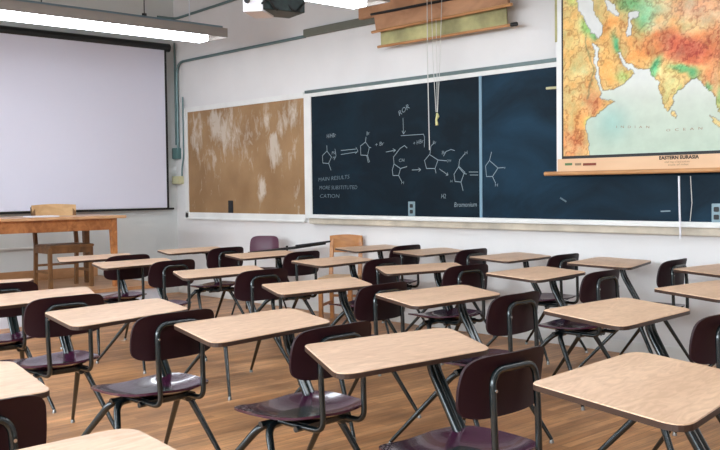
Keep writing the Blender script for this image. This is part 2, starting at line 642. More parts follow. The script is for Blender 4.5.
# blackboard: two slate panels in one frame
ch = empty('blackboard', (-5.35, YB, 1.03))
tag(ch, 'long dark slate blackboard with chalk chemistry drawings and white frame on the wall', 'blackboard')
local(MB().box(-7.65, -5.335, YB - 0.03, YB - 0.002, 1.045, 2.30).build('slate_panel', M['slate']), ch)
local(MB().box(-5.305, -3.0, YB - 0.03, YB - 0.002, 1.045, 2.30).build('slate_panel', M['slate2']), ch)
local(MB().box(-2.97, -0.9, YB - 0.03, YB - 0.002, 1.045, 2.30).build('slate_panel', M['slate']), ch)
local(MB().box(-5.335, -5.305, YB - 0.036, YB - 0.002, 1.045, 2.30).build('joint_strip', mat('blue_grey_strip', (120, 150, 168), 0.4)), ch)
local(MB().box(-3.0, -2.97, YB - 0.036, YB - 0.002, 1.045, 2.30).build('joint_strip', M['rail']), ch)
fr = MB()
fr.box(-7.77, -7.65, YB - 0.04, YB - 0.001, 1.0, 2.34, bevel=0.004)
fr.box(-7.65, -0.9, YB - 0.04, YB - 0.001, 2.30, 2.34, bevel=0.004)
local(fr.build('frame', M['trim']), ch)
tr = MB()
tr.box(-7.66, -0.9, YB - 0.10, YB - 0.001, 1.005, 1.045, bevel=0.006)
local(tr.build('chalk_ledge', M['trim']), ch)
tr = MB().box(-7.67, -0.9, YB - 0.07, YB - 0.001, 0.945, 1.005, bevel=0.006)
local(tr.build('ledge_apron', M['sill']), ch)

# chalk drawing: ribbons lying on the slate
YS = YB - 0.0325


def P2(x, y):
    p = at(x, y, 1, YS)
    return (p.x, p.z)


def ribbon(mb, pts, w=0.008, close=False):
    q = [P2(*p) for p in pts]
    if close:
        q.append(q[0])
    for (a, b) in zip(q[:-1], q[1:]):
        dx, dz = b[0] - a[0], b[1] - a[1]
        l = math.hypot(dx, dz) or 1e-6
        nx, nz = -dz / l * w / 2, dx / l * w / 2
        ex, ez = dx / l * w * 0.3, dz / l * w * 0.3
        mb.add([(a[0] + nx - ex, YS, a[1] + nz - ez), (a[0] - nx - ex, YS, a[1] - nz - ez), (b[0] - nx + ex, YS, b[1] - nz + ez), (b[0] + nx + ex, YS, b[1] + nz + ez)], [(0, 1, 2, 3)])


def chalk(name, strokes, w=0.008, m='chalk'):
    mb = MB()
    for s in strokes:
        ribbon(mb, s, w)
    return local(mb.build(name, M[m]), ch)


MOLECULES = [
    [[(327, 151), (322.5, 155.5), (322.8, 163), (328.5, 163.5), (331.5, 157), (327, 151)], [(327, 151), (326.8, 145.5)], [(328.7, 163.5), (331, 170)]],
    [[(365.5, 142), (360.5, 146), (360.8, 155), (367.5, 155.5), (369.3, 147.5), (365.5, 142)], [(365.5, 142), (366, 137)], [(367.5, 155.5), (369.5, 162)],
     [(366.7, 155.5), (368.3, 162.5)], [(369.3, 147.5), (371, 147.5)]],
    [[(407, 148), (404.5, 145.5), (400, 148.5), (393.5, 157), (394, 164), (400.5, 168.5), (407, 166.5)], [(394, 164), (392.3, 170), (393, 175.5), (398.6, 175.5), (400.5, 168.5)], [(398.6, 175.5), (402, 182)]],
    [[(429.5, 154.5), (424.5, 160.5), (426.5, 168.5), (435, 168.5), (438, 160), (429.5, 154.5)], [(438, 160), (446.5, 160.8)], [(435, 168.5), (436, 173)], [(429.8, 154.5), (431, 146), (434, 143)]],
    [[(458.5, 167), (464, 173.5), (461, 182), (455, 181.5), (454, 174), (458.5, 167)], [(458.5, 166), (465, 172.5), (463.8, 173.5)], [(458.7, 167), (459.5, 160), (465, 153.5)], [(461, 182), (463, 190.5)], [(464, 173.5), (466.5, 174)]],
    [[(489.5, 160.5), (485.5, 166), (486.5, 176.5), (492.5, 176.5), (498, 168), (489.5, 160.5)], [(489.5, 160.5), (491.5, 152)], [(492.5, 176.5), (495.5, 183)], [(498, 168), (503.5, 167.5)]],
]
for st in MOLECULES:
    chalk('chalk_ring_drawing', st, 0.0068)
ARROWS = [
    [[(341, 150.5), (356, 149)]], [[(341, 154.5), (356.5, 152)]], [[(356, 147.5), (358, 151), (355.5, 153.5)]],
    [[(386, 152), (395.5, 150.2)], [(393, 148.8), (395.5, 150.2), (393.5, 152)]],
    [[(403, 118), (403.5, 134)], [(402, 131), (403.5, 134), (405.5, 131)]], [[(401, 135.7), (423.5, 134.2), (424.5, 137), (424.3, 147)]],
    [[(412, 170), (420.5, 169.6)], [(418.5, 168), (420.8, 169.6), (418.8, 171.5)]],
    [[(439.5, 169), (448, 175)], [(446, 175.3), (448, 175), (447.4, 172.6)]],
    [[(469, 172), (478, 172)]], [[(470, 175), (478, 175)]],
    [[(443.5, 156), (446, 151.5), (451, 149.5), (454.5, 150.5)]],
    [[(335, 149), (336, 156), (334, 160)]],
]
for st in ARROWS:
    chalk('chalk_arrow', st, 0.006)
chalk('chalk_stroke', [[(661, 211.3), (670, 211)]], 0.010)
chalk('chalk_stroke', [[(560.5, 198), (566, 201.5)]], 0.014, 'chalk_faint')


def board_text(body, x, y, h, m='chalk', tilt=0.0, name='chalk_writing', par=None, Y=None, bold=0.0, width=None):
    "handwriting or print: text turned into a flat mesh on a surface facing the room"
    Y = YS if Y is None else Y
    cu = bpy.data.curves.new('writing', 'FONT')
    cu.body = body
    cu.size = h
    cu.shear = 0.15 if name == 'chalk_writing' else 0.0
    cu.offset = bold
    cu.resolution_u = 2
    cu.space_character = 2.4 if name == 'map_lettering' else 1.0
    tmp = bpy.data.objects.new('writing', cu)
    COL.objects.link(tmp)
    dg = bpy.context.evaluated_depsgraph_get()
    me = bpy.data.meshes.new_from_object(tmp.evaluated_get(dg))
    bpy.data.objects.remove(tmp)
    p = at(x, y, 1, Y)
    wd = max((v.co.x for v in me.vertices), default=1)
    sx = (width / wd) if width else 1.0
    ca, sa = math.cos(tilt), math.sin(tilt)
    for v in me.vertices:
        a, b = v.co.x * sx, v.co.y
        v.co = Vector((p.x + a * ca - b * sa, Y, p.z + a * sa + b * ca))
    me.materials.clear()
    me.materials.append(M[m])
    o = bpy.data.objects.new(name, me)
    COL.objects.link(o)
    return local(o, par or ch)


for (b, x, y, h, t, w) in [('H/HBr', 326.5, 138.3, 0.062, 0.05, .15), ('Me', 331.5, 154.5, 0.05, 0, .07), ('H', 332.5, 159, 0.045, 0, .04), ('Br', 366.5, 135.5, 0.05, 0.2, .05),
                           ('+ Br', 375, 146.8, 0.055, 0.1, .13), ('ROR', 399, 116.3, 0.07, 0.45, .16), ('+ HBr', 413, 145.5, 0.055, 0.15, .14), ('CH', 398.5, 162, 0.045, 0, .08),
                           ('H', 401, 184, 0.04, 0, .04), ('Br', 441.5, 154.5, 0.045, 0.1, .06), ('OH', 446.5, 162.3, 0.038, 0, .055), ('H', 464.5, 155, 0.045, 0.2, .04),
                           ('H', 450, 182.5, 0.035, 0, .03), ('Br', 432.5, 144, 0.042, 0, .05), ('H2', 441, 198.3, 0.06, 0, .06), ('Bromonium', 454, 207, 0.062, 0.02, .27),
                           ('H', 494.5, 186.5, 0.04, 0, .04), ('+', 503, 169.5, 0.04, 0, .03)]:
    board_text(b, x, y, h, 'chalk', t, bold=-0.0004, width=w)
for (b, x, y, w) in [('MAIN RESULTS', 318, 181.5, .50), ('MORE SUBSTITUTED', 319, 189.5, .60), ('CATION', 319.5, 197.8, .32)]:
    board_text(b, x, y, 0.056, 'chalk_dim', 0.05 if b == 'MAIN RESULTS' else 0.0, bold=-0.0004, width=w)


def outlet(x0, x1, y0, y1, label, Y, plate='plate'):
    Y -= 0.001
    a, b = at(x0, y0, 1, Y), at(x1, y1, 1, Y)
    o = empty('power_outlet', (a.x, Y, b.z))
    tag(o, label, 'outlet', 'power outlets on the board wall')
    local(MB().box(a.x, b.x, Y - 0.008, Y, b.z, a.z, bevel=0.003).build('cover_plate', M[plate]), o)
    cx, h = (a.x + b.x) / 2, a.z - b.z
    for q in (0.3, 0.7):
        local(MB().box(cx - 0.02, cx + 0.02, Y - 0.012, Y - 0.007, b.z + h * q - 0.018, b.z + h * q + 0.018, bevel=0.004).build('socket', M['dark']), o)


outlet(228.5, 233.5, 200.5, 213, 'small dark power outlet at the bottom edge of the brown board', YB - 0.02, 'dark')
outlet(408.5, 415.5, 201.5, 216, 'grey outlet plate at the bottom of the chalk-covered slate panel', YB - 0.03)
outlet(712, 722, 203.5, 223, 'grey outlet plate at the bottom of the slate under the wall map', YB - 0.03)

# ------------------------------------------------------------------ pipes and raceway
cp = MB()
YP = YB - 0.03
cp.tube(rounded([(-10.30, YP, 1.83), (-10.30, YP, 2.945), (-7.735, YP, 2.955)], 0.16), 0.017, 10)
cp = cp.build('conduit_pipe', M['conduit'], smooth=True)
tag(cp, 'grey-green metal conduit bending from the corner along the wall above the boards', 'pipe')
cp = MB().tube(rounded([(-10.345, YP, 1.90), (-10.345, YP, 2.6), (-10.345, YP, 3.2)], 0.05), 0.012, 8)
tag(cp.build('conduit_pipe', M['conduit'], smooth=True), 'thin straight vertical conduit in the corner next to the screen edge', 'pipe')
cp = MB().tube(rounded([(-10.32, 6.2, 3.50), (-10.32, YP, 3.50), (-8.0, YP, 3.58)], 0.10), 0.016, 10)
tag(cp.build('conduit_pipe', M['conduit'], smooth=True), 'upper thin conduit high on the wall turning the corner near the ceiling', 'pipe')
jb = MB().box(-10.39, -10.27, YB - 0.07, YB - 0.001, 1.72, 1.86, bevel=0.006).build('junction_box', M['teal'])
tag(jb, 'teal metal junction box in the corner by the projection screen', 'box')
cp = MB().tube(rounded([(-10.22, YP, 1.50), (-10.22, YP, 1.60), (-10.17, YP, 1.76), (-10.175, YP, 2.50)], 0.06), 0.011, 8)
tag(cp.build('conduit_pipe', M['conduit'], smooth=True), 'bent conduit dropping to the cream box beside the brown board', 'pipe')
jb = MB().box(-10.385, -10.22, YB - 0.08, YB - 0.001, 1.40, 1.50, bevel=0.006).build('junction_box', M['cream'])
tag(jb, 'cream coloured wall box low in the corner beside the screen', 'box')
rc = MB().box(-7.72, -5.2, YB - 0.075, YB - 0.014, 2.945, 3.02, bevel=0.006).build('cable_raceway', M['raceway'])
tag(rc, 'grey rectangular cable raceway running behind the rolled map case', 'raceway')

# ------------------------------------------------------------------ rolled map case
mc = empty('map_case', (-5.9, YB - 0.12, 2.73))
tag(mc, 'orange wooden case of rolled wall maps hung high above the blackboard', 'map case')
YM = YB - 0.20


def ppoly(name, pts, y0, y1, m):
    "solid slab whose front face is a polygon of the wall plane"
    q = [at(x, y, 1, y0) for x, y in pts]
    n = len(q)
    vs = [(p.x, y0, p.z) for p in q] + [(p.x, y1, p.z) for p in q]
    fs = [tuple(range(n)), tuple(range(n, 2 * n))[::-1]] + [(k, (k + 1) % n, n + (k + 1) % n, n + k) for k in range(n)]
    return local(MB().add(vs, fs).build(name, M[m]), mc)


ppoly('upper_board', [(371, -8), (372, 13), (436, 1.5), (500, -10), (500, -26)], YM, YM + 0.03, 'map_wood')
ppoly('lower_board', [(374, 15.5), (376, 31), (440, 19.5), (508, 4.5), (506, -10)], YM - 0.015, YM + 0.02, 'map_wood')
a, b = at(371, 14.5, 1, YM), at(507, -12, 1, YM)
local(MB().tube([(a.x, YM, a.z), (b.x, YM, b.z)], 0.012, 8).build('dark_batten', M['dark'], smooth=True), mc)
a, b = at(372, 32.3, 1, YM - 0.02), at(512, 4.2, 1, YM - 0.02)
local(MB().tube([(a.x, YM - 0.02, a.z), (b.x, YM - 0.02, b.z)], 0.014, 8).build('wooden_slat', M['dowel'], smooth=True), mc)
ppoly('rolled_map', [(380.5, 28), (381, 46), (445, 37), (507, 25), (506, 3), (440, 16)], YM + 0.045, YM + 0.055, 'map_cloth')
a, b = at(378, 47, 1, YM + 0.045), at(514, 24.4, 1, YM + 0.045)
local(MB().tube([(a.x, YM + 0.045, a.z), (b.x, YM + 0.045, b.z)], 0.013, 10).build('map_dowel', M['dowel'], smooth=True), mc)
d = (b - a).normalized()
local(MB().tube([b - d * 0.03, b + d * 0.03], 0.018, 10).build('dowel_cap', M['dark'], smooth=True), mc)
local(MB().box(-6.8, -4.95, YM + 0.075, YB - 0.08, 2.99, 3.20, bevel=0.008).build('case_back', M['map_wood']), mc)

# pull cords
YC = YM - 0.05
pc = MB()
a, b, c = at(427, -12, 1, YC), at(427.5, 60, 1, YC), at(429.5, 150, 1, YC)
pc.tube([a, b, c], 0.0045, 6)
local(pc.build('pull_cord', M['cord']), mc)
for pts in ([(431, -8), (433, 60), (436, 112)], [(442, -10), (440, 60), (437.5, 112)], [(436, 20), (437, 70), (437, 112)]):
    local(MB().tube([at(x, y, 1, YC) for x, y in pts], 0.003, 6).build('pull_cord', M['cord']), mc)
q = at(437, 113, 1, YC)
kn = MB().tube([q, q + Vector((0.008, 0, -0.03)), q + Vector((-0.008, 0, -0.06)), q + Vector((0.0, 0, -0.11))], [0.008, 0.016, 0.010, 0.014], 8)
local(kn.build('tassel', M['knot'], smooth=True), mc)

# ------------------------------------------------------------------ big wall map
YW = YB - 0.16
wm = empty('wall_map', (-3.5, YW, 1.42))
tag(wm, 'large coloured relief map of Asia and the Indian Ocean hanging over the blackboard', 'map')


def pt_x(x, y):
    return at(x, y, 1, YW).x


XA, XB_ = at(560, 100, 1, YW).x, -2.15
ZA, ZB_ = at(561, 156.4, 1, YW).z, 3.25
mleft = at(563.3, 100, 1, YW).x


def inpoly(px_, py_, poly):
    ins = np.zeros(px_.shape, bool)
    n = len(poly)
    for i in range(n):
        x0, y0 = poly[i]
        x1, y1 = poly[(i + 1) % n]
        if y0 == y1:
            continue
        c = ((y0 > py_) != (y1 > py_)) & (px_ < (x1 - x0) * (py_ - y0) / (y1 - y0) + x0)
        ins ^= c
    return ins


def build_map():
    nx, nz = 330, 250
    X = np.linspace(mleft, XB_, nx)
    Z = np.linspace(ZA, ZB_, nz)
    gx, gz = np.meshgrid(X, Z)
    R_ = np.array(RM)
    V = np.stack([gx, np.full(gx.shape, YW), gz - H], -1) @ R_.T
    px_ = 360 + F * V[..., 0] / V[..., 2]
    py_ = 225 - F * V[..., 1] / V[..., 2]
    rng = np.random.RandomState(4)

    def sm(scale, seed):
        out = np.zeros(gx.shape)
        amp = 1.0
        for o in range(4):
            n_ = [[noise.noise(Vector((gx[j, i] * scale * 2 ** o, seed + o * 7.1, gz[j, i] * scale * 2 ** o))) for i in range(nx)] for j in range(nz)]
            out += np.array(n_) * amp
            amp *= 0.62
        return out
    n1 = sm(9.0, 1.3)
    n2 = sm(9.0, 21.7)
    wx_, wy_ = px_ + n1 * 2.6, py_ + n2 * 2.6
    WATER = [
        [(600, 96), (601.5, 91), (608, 90), (615, 88), (621, 85), (626, 81.5), (631, 77), (634, 73.5), (631, 71), (627, 67.5), (623, 62.5), (619.5, 56), (618.3, 52.5),
         (620.5, 52.5), (624, 58), (628, 63), (633, 66.5), (638, 68.5), (645, 69.5), (649.5, 71.5), (651, 76), (655, 79), (659, 82.5), (660, 90), (661.5, 98), (664.5, 108), (667.5, 114),
         (670.5, 108.5), (673.5, 102), (675, 95.5), (679, 91), (684, 87.5), (690.6, 80.3), (696, 77), (700, 79.5), (703, 85), (706, 89), (708, 91), (712, 92.5), (715.5, 96), (717, 104), (718, 112),
         (722, 118), (728, 116), (760, 112), (800, 90), (800, 170), (591, 170), (589.5, 156), (588, 146), (585.5, 131), (590, 120), (596.5, 115), (603.5, 111), (609, 106), (614.4, 101), (609, 99.5), (604, 99)],
        [(593.5, 42), (597, 46), (598, 60), (598.5, 78), (601, 92), (602.5, 99), (599.5, 97), (597.2, 88), (595.6, 74), (594.8, 58)],
        [(576.5, 4), (580, -2), (592, -6), (592, 4), (594, 13), (598, 20), (604.5, 29), (603, 34.5), (599.5, 37.5), (595, 34.5), (590, 33), (588, 27), (585, 21), (580, 16)],
        [(603.5, 1), (609, 1), (614, 4.5), (617, 9.5), (620.5, 14), (619.5, 18.5), (616, 17), (612, 14), (608.5, 10.5)],
        [(629.5, 13), (634, 10.5), (638, 11.5), (638, 15.5), (634, 17), (631.5, 20), (632, 28), (631.5, 36), (627.5, 37.5), (626, 33), (628.5, 27), (628, 20)],
    ]
    water = np.zeros(gx.shape, bool)
    for p in WATER:
        water |= inpoly(wx_, wy_, p)
    ISL = [[(672, 112), (675, 113), (675.5, 117), (673.8, 119.5), (671.5, 116.5)], [(709, 115.5), (714, 118), (724, 127), (740, 142), (734, 142), (720, 131), (712, 122)], [(571, 116), (571, 117), (572, 116)]]
    for p in ISL:
        water &= ~inpoly(wx_, wy_, p)
    c = np.zeros(gx.shape + (3,))
    c[:] = (224, 188, 118)

    def blob(x, y, sx, sy, col, a=1.0, rot=0.0):
        dx, dy = wx_ - x, wy_ - y
        cr, sr = math.cos(rot), math.sin(rot)
        u_, v_ = (dx * cr + dy * sr) / sx, (-dx * sr + dy * cr) / sy
        w_ = (np.exp(-(u_ ** 2 + v_ ** 2) ** 1.4) * a)[..., None]
        c[:] = c * (1 - w_) + np.array(col) * w_
    G, Y_, O, OR, RD, PK = (116, 186, 118), (232, 208, 134), (222, 158, 84), (210, 128, 74), (200, 92, 58), (224, 168, 130)
    blob(650, 4, 30, 20, (222, 214, 160), .9)
    blob(630, 2, 14, 10, G, .8)
    blob(647, 16, 10, 18, (150, 202, 150), .85)
    blob(637, 26, 8, 12, G, .7)
    blob(660, 30, 12, 12, (230, 206, 160), .8)
    blob(700, 8, 34, 16, PK, .9)
    blob(718, 25, 20, 20, (232, 180, 130), .9)
    blob(692, 32, 22, 5, (234, 204, 146), 1.0, -.3)
    blob(664, 33, 13, 5, OR, .8, -.4)
    blob(695, 49, 30, 13, RD, 1.0, .12)
    blob(672, 44, 12, 14, RD, .8, .6)
    blob(715, 40, 15, 14, OR, .8)
    blob(690, 60, 22, 4.5, (206, 108, 66), .9, .2)
    blob(640, 52, 16, 16, O, .95)
    blob(650, 44, 14, 10, OR, .6)
    blob(630, 30, 10, 12, (216, 160, 96), .7)
    blob(612, 24, 14, 6, O, .9)
    blob(608, 60, 10, 30, (232, 176, 96), .8)
    blob(600, 84, 4, 16, O, .8)
    blob(616, 44, 3.2, 10, (96, 178, 116), .95, -.25)
    blob(624, 76, 8, 6, (182, 204, 110), .85)
    blob(586, 28, 7, 9, (150, 200, 108), .95, -.6)
    blob(594, 36, 4, 4, G, .9)
    blob(570, 40, 10, 40, (230, 190, 112), .8)
    blob(572, 0, 6, 8, (186, 206, 112), .8)
    blob(590, 90, 6, 14, O, .8)
    blob(592, 104, 12, 14, OR, .9)
    blob(576, 120, 12, 18, O, .8)
    blob(574, 145, 14, 16, OR, .85)
    blob(604, 114, 10, 4, (188, 204, 118), .9, -.6)
    blob(591, 124, 5, 6, (178, 204, 112), .9)
    blob(612, 92, 8, 3, O, .6)
    blob(655, 66, 4, 12, (84, 178, 116), .95, .5)
    blob(652, 75, 4, 5, G, .8)
    blob(672, 70, 10, 5, (216, 202, 120), .7)
    blob(684, 69, 14, 3.2, (92, 178, 110), .95, .15)
    blob(694, 73, 5, 6, (84, 172, 112), .9)
    blob(672, 88, 10, 14, (214, 194, 120), .8)
    blob(666, 100, 3, 16, (196, 176, 104), .7, -.3)
    blob(678, 98, 3, 12, (110, 182, 112), .7, .3)
    blob(712, 76, 9, 18, (212, 140, 86), .9)
    blob(708, 88, 3, 6, G, .9)
    blob(719, 98, 3, 12, (150, 190, 112), .8)
    blob(732, 134, 14, 12, (206, 192, 120), .9)
    # relief: ridges and rivers
    rid = np.clip(1 - np.abs(n1 * 1.3 + n2 * .5) * 5.0, 0, 1)[..., None]
    c -= rid * np.array((44, 56, 44)) * 0.95
    c += (n2[..., None] * np.array((26, 22, 18)))
    c += rng.normal(0, 6, gx.shape)[..., None]
    c += n1[..., None] * np.array((10, -14, -20))
    nile = np.exp(-((wx_ - (590 + 3.5 * np.sin(wy_ / 9.0))) / .8) ** 2) * ((wy_ > 38) & (wy_ < 98))
    c = c * (1 - .5 * nile[..., None]) + np.array((70, 90, 60)) * .5 * nile[..., None]
    wc = np.zeros_like(c)
    wc[:] = (196, 202, 186)
    t_ = np.clip((wy_ - 85) / 60, 0, 1)[..., None]
    wc = wc * (1 - .45 * t_) + np.array((166, 190, 168)) * .45 * t_
    w_ = np.exp(-(((px_ - 612) / 16) ** 2 + ((py_ - 122) / 18) ** 2))[..., None]
    wc = wc * (1 - .6 * w_) + np.array((140, 188, 180)) * .6 * w_
    wl_ = (1 / (1 + np.exp((wy_ - 88) / 9.0)))[..., None]
    wc = wc * (1 - wl_) + np.array((222, 222, 218)) * wl_
    wc += n2[..., None] * 7
    # coastline
    g = np.zeros(gx.shape, bool)
    g[:, 1:] |= water[:, 1:] != water[:, :-1]
    g[1:, :] |= water[1:, :] != water[:-1, :]
    c[water] = wc[water]
    c[g] *= 0.72
    c = np.clip(c, 0, 255) / 255
    c = np.where(c <= 0.04045, c / 12.92, ((c + 0.055) / 1.055) ** 2.4)
    vs = np.stack([gx, np.full(gx.shape, YW), gz], -1).reshape(-1, 3)
    idx = np.arange(nx * nz).reshape(nz, nx)
    fs = np.stack([idx[:-1, :-1], idx[:-1, 1:], idx[1:, 1:], idx[1:, :-1]], -1).reshape(-1, 4)
    me = bpy.data.meshes.new('printed_map')
    me.from_pydata(vs.tolist(), [], fs.tolist())
    ca = me.color_attributes.new('print', 'FLOAT_COLOR', 'POINT')
    ca.data.foreach_set('color', np.concatenate([c.reshape(-1, 3), np.ones((nx * nz, 1))], 1).astype('f').ravel())
    m = bpy.data.materials.new('printed_map_paper')
    m.use_nodes = True
    at_ = m.node_tree.nodes.new('ShaderNodeVertexColor')
    at_.layer_name = 'print'
    b_ = m.node_tree.nodes['Principled BSDF']
    b_.inputs['Roughness'].default_value = 0.55
    m.node_tree.links.new(at_.outputs['Color'], b_.inputs['Base Color'])
    me.materials.append(m)
    o = bpy.data.objects.new('printed_map', me)
    COL.objects.link(o)
    return local(o, wm)


build_map()
x0 = at(557.5, 100, 1, YW).x
x1 = mleft
zb = at(561, 172, 1, YW).z
local(MB().box(x0 - 0.012, XB_ + 0.06, YW + 0.004, YW + 0.010, zb, ZB_ + 0.05).build('backing_cloth', M['trim']), wm)
bd = MB()
bd.box(x1 - 0.014, x1, YW - 0.002, YW + 0.004, ZA - 0.02, ZB_)
bd.box(x1 - 0.014, XB_, YW - 0.002, YW + 0.004, ZA - 0.022, ZA)
local(bd.build('black_border', M['black']), wm)
local(MB().box(x0, XB_ + 0.05, YW, YW + 0.004, zb, ZA - 0.022).build('paper_margin', M['paper']), wm)
z_d = at(561, 173.5, 1, YW).z
local(MB().tube([(at(545, 174, 1, YW).x, YW, z_d), (XB_ + 0.15, YW, z_d)], 0.017, 12).build('bottom_dowel', M['dowel'], smooth=True), wm)
local(MB().tube([(x0 - 0.12, YW, ZB_ + 0.06), (XB_ + 0.15, YW, ZB_ + 0.06)], 0.03, 12).build('top_roller', M['dowel'], smooth=True), wm)
YT = YW - 0.003
board_text('EASTERN EURASIA', 659, 159.6, 0.036, 'ink', 0, 'map_title', wm, YT, bold=0.0012, width=at(699, 158, 1, YT).x - at(659, 158, 1, YT).x)
board_text('relief map of land and sea', 664, 163, 0.022, 'faint_ink', 0, 'map_caption', wm, YT, width=.2)
board_text('scale of miles', 668, 165.7, 0.022, 'faint_ink', 0, 'map_caption', wm, YT, width=.16)
for (b_, x_) in (('INDIAN', 616), ('OCEAN', 666)):
    board_text(b_, x_, 128 if x_ < 640 else 131.5, 0.026, 'faint_ink', -0.06 if x_ < 640 else 0.0, 'map_lettering', wm, YT, width=.28)
for i_, (xa, xb, mm) in enumerate(((565, 572, 'green_ink'), (575, 581, 'faint_ink'), (583, 596, 'red_ink'))):
    p, q = at(xa, 163.2, 1, YT), at(xb, 165.3, 1, YT)
    local(MB().box(p.x, q.x, YT, YT + 0.002, q.z, p.z).build('colour_key', M[mm]), wm)

# second, narrow cord and white rod under the map
o = MB().tube([at(679, 176, 1, YW), at(679.5, 205, 1, YW), at(680.5, 239, 1, YW)], 0.0075, 8).build('pull_rod', M['white'])
local(o, wm)
o = MB().tube([at(690.5, 176, 1, YW), at(692, 203, 1, YW), at(690, 222, 1, YW)], 0.003, 6).build('pull_cord', M['cord'])
local(o, wm)
# narrow hanging strip on the left margin of the map
o = MB().box(at(554.8, 20, 1, YW).x, at(556.8, 20, 1, YW).x, YW, YW + 0.01, at(556, 42, 1, YW).z, 3.2).build('hanging_strap', M['map_cloth'])
tag(o, 'narrow olive strap hanging beside the upper edge of the wall map', 'strap')
o = MB().tube([at(546.5, 88.3, 1, YW + 0.06), at(559, 87.5, 1, YW + 0.06)], 0.011, 8).build('wall_hook', M['cream'])
tag(o, 'small cream peg sticking out beside the edge of the wall map', 'hook')

# ------------------------------------------------------------------ projection screen
XS = XF + 0.10
ps = empty('projection_screen', (XS, 4.8, 1.09))
tag(ps, 'large white pull-down projection screen with black border on the front wall', 'screen')
YL, YR_ = 3.2, 6.30
local(MB().box(XS - 0.003, XS + 0.003, YL, YR_ - 0.03, 1.105, 3.09).build('screen_fabric', M['screen']), ps)
bm_ = MB()
bm_.box(XS - 0.004, XS + 0.005, YR_ - 0.03, YR_, 1.09, 3.09)
bm_.box(XS - 0.004, XS + 0.005, YL - 0.03, YL, 1.09, 3.09)
local(bm_.build('border', M['black']), ps)
local(MB().box(XS - 0.012, XS + 0.012, YL - 0.05, YR_ + 0.07, 1.075, 1.10, bevel=0.004).build('bottom_bar', M['black']), ps)
local(MB().tube([(XS - 0.03, YL - 0.1, 3.125), (XS - 0.03, YR_ + 0.06, 3.125)], 0.052, 16).build('roller_case', M['case'], smooth=True), ps)
local(MB().tube([(XS + 0.006, 4.95, 1.09), (XS + 0.02, 4.95, 1.10), (XS + 0.02, 5.0, 1.11)], 0.012, 8).build('pull_handle', M['black']), ps)
local(MB().box(XF + 0.002, XS - 0.03, YL + 0.2, YL + 0.24, 3.09, 3.16).build('bracket', M['case']), ps)
local(MB().box(XF + 0.002, XS - 0.03, YR_ - 0.24, YR_ - 0.2, 3.09, 3.16).build('bracket', M['case']), ps)

# ------------------------------------------------------------------ fluorescent fixtures
FIX = []


def make_fixture():
    root = empty('fluorescent_light', (0, 0, 0))
    Ln = 2.42
    s = MB()
    # hollow trough, open below, the lens recessed between its sides
    hw = 0.185
    s.box(-hw - 0.012, -hw, -Ln, 0, 0.038, 0.13).box(hw, hw + 0.012, -Ln, 0, 0.038, 0.13)
    s.box(-hw, hw, -Ln, 0, 0.118, 0.13)
    s.box(-hw, hw, -0.012, 0, 0.038, 0.118).box(-hw, hw, -Ln, -Ln + 0.012, 0.038, 0.118)
    s.box(-0.06, 0.06, -Ln + 0.012, -0.012, 0.07, 0.118)
    s.build('housing', M['fixture'], root)
    MB().box(-0.085, 0.085, -Ln + 0.012, -0.16, 0.0, 0.069, bevel=0.008).build('lens', M['tube'], root)
    MB().box(-0.14, 0.14, -Ln, -0.02, 0.13, 0.16).build('zinc_channel', M['fixture_top'], root)
    MB().box(-0.155, -0.14, -Ln, -0.02, 0.13, 0.175).build('dark_rim', M['dark'], root)
    for y, rr_, mm in ((-0.85, 0.005, 'dark'), (-1.9, 0.005, 'dark'), (-0.33, 0.006, 'white')):
        MB().tube([(0, y, 0.155), (0, y, ZC - 2.85)], rr_, 6).build('hanging_rod', M[mm], root)
    MB().tube([(0, -0.85, 0.155), (0, -0.85, 0.21)], 0.024, 8).build('rod_collar', M['dark'], root)
    return root


def copy_tree(o, parent=None):
    c = o.copy()
    COL.objects.link(c)
    if parent:
        c.parent = parent
        c.matrix_parent_inverse = o.matrix_parent_inverse.copy()
    for chd in [x for x in bpy.data.objects if x.parent == o and x != c]:
        copy_tree(chd, c)
    return c


fx_spots = [(-8.17, 5.61, 'lit fluorescent tube light in front of the screen, end nearest the board wall'),
            (-8.17, 3.185, 'lit fluorescent tube light in front of the screen, cut by the edge of the photo'),
            (-5.80, 5.61, 'lit fluorescent light partly hidden behind the hanging projector')]
hidden = [(-5.80, 3.185), (-8.17, 0.76), (-5.80, 0.76), (-3.4, 5.62), (-3.4, 3.19), (-3.4, 0.76), (-0.9, 5.62), (-0.9, 3.19), (-0.9, 0.76)]
proto = make_fixture()
for i, (x, y, lb) in enumerate(fx_spots + [(x, y, 'suspended fluorescent light further back in the room, row %s' % nm) for (x, y), nm in zip(hidden, 'above the middle desks|above the platform|near the windows|over the map|over the back desks|over the rear windows side|by the rear wall|behind the camera|in the rear corner'.split('|'))]):
    o = proto if i == 0 else copy_tree(proto)
    o.location = (x, y, 2.85)
    tag(o, lb, 'light', 'suspended fluorescent lights')

# ------------------------------------------------------------------ hanging projector
pj = empty('projector', at(272, 6, 1, 4.2))
tag(pj, 'ceiling-hung projector with white front and dark body between the lights', 'projector')


def quadbox(name, a, b, z0, z1, dx, m):
    "box whose long face runs from a to b"
    a, b = Vector(a), Vector(b)
    dd = (b - a).normalized()
    nn = Vector((-dd.y, dd.x, 0)) * dx
    vs = [(p.x, p.y, z) for p in (a, b, b + nn, a + nn) for z in (z0, z1)]
    o_ = MB().add(vs, [(0, 2, 3, 1), (2, 4, 5, 3), (4, 6, 7, 5), (6, 0, 1, 7), (1, 3, 5, 7), (0, 6, 4, 2)]).build(name, M[m])
    bv = o_.modifiers.new('bevel', 'BEVEL')
    bv.width = 0.006
    bv.segments = 2
    return local(o_, pj)


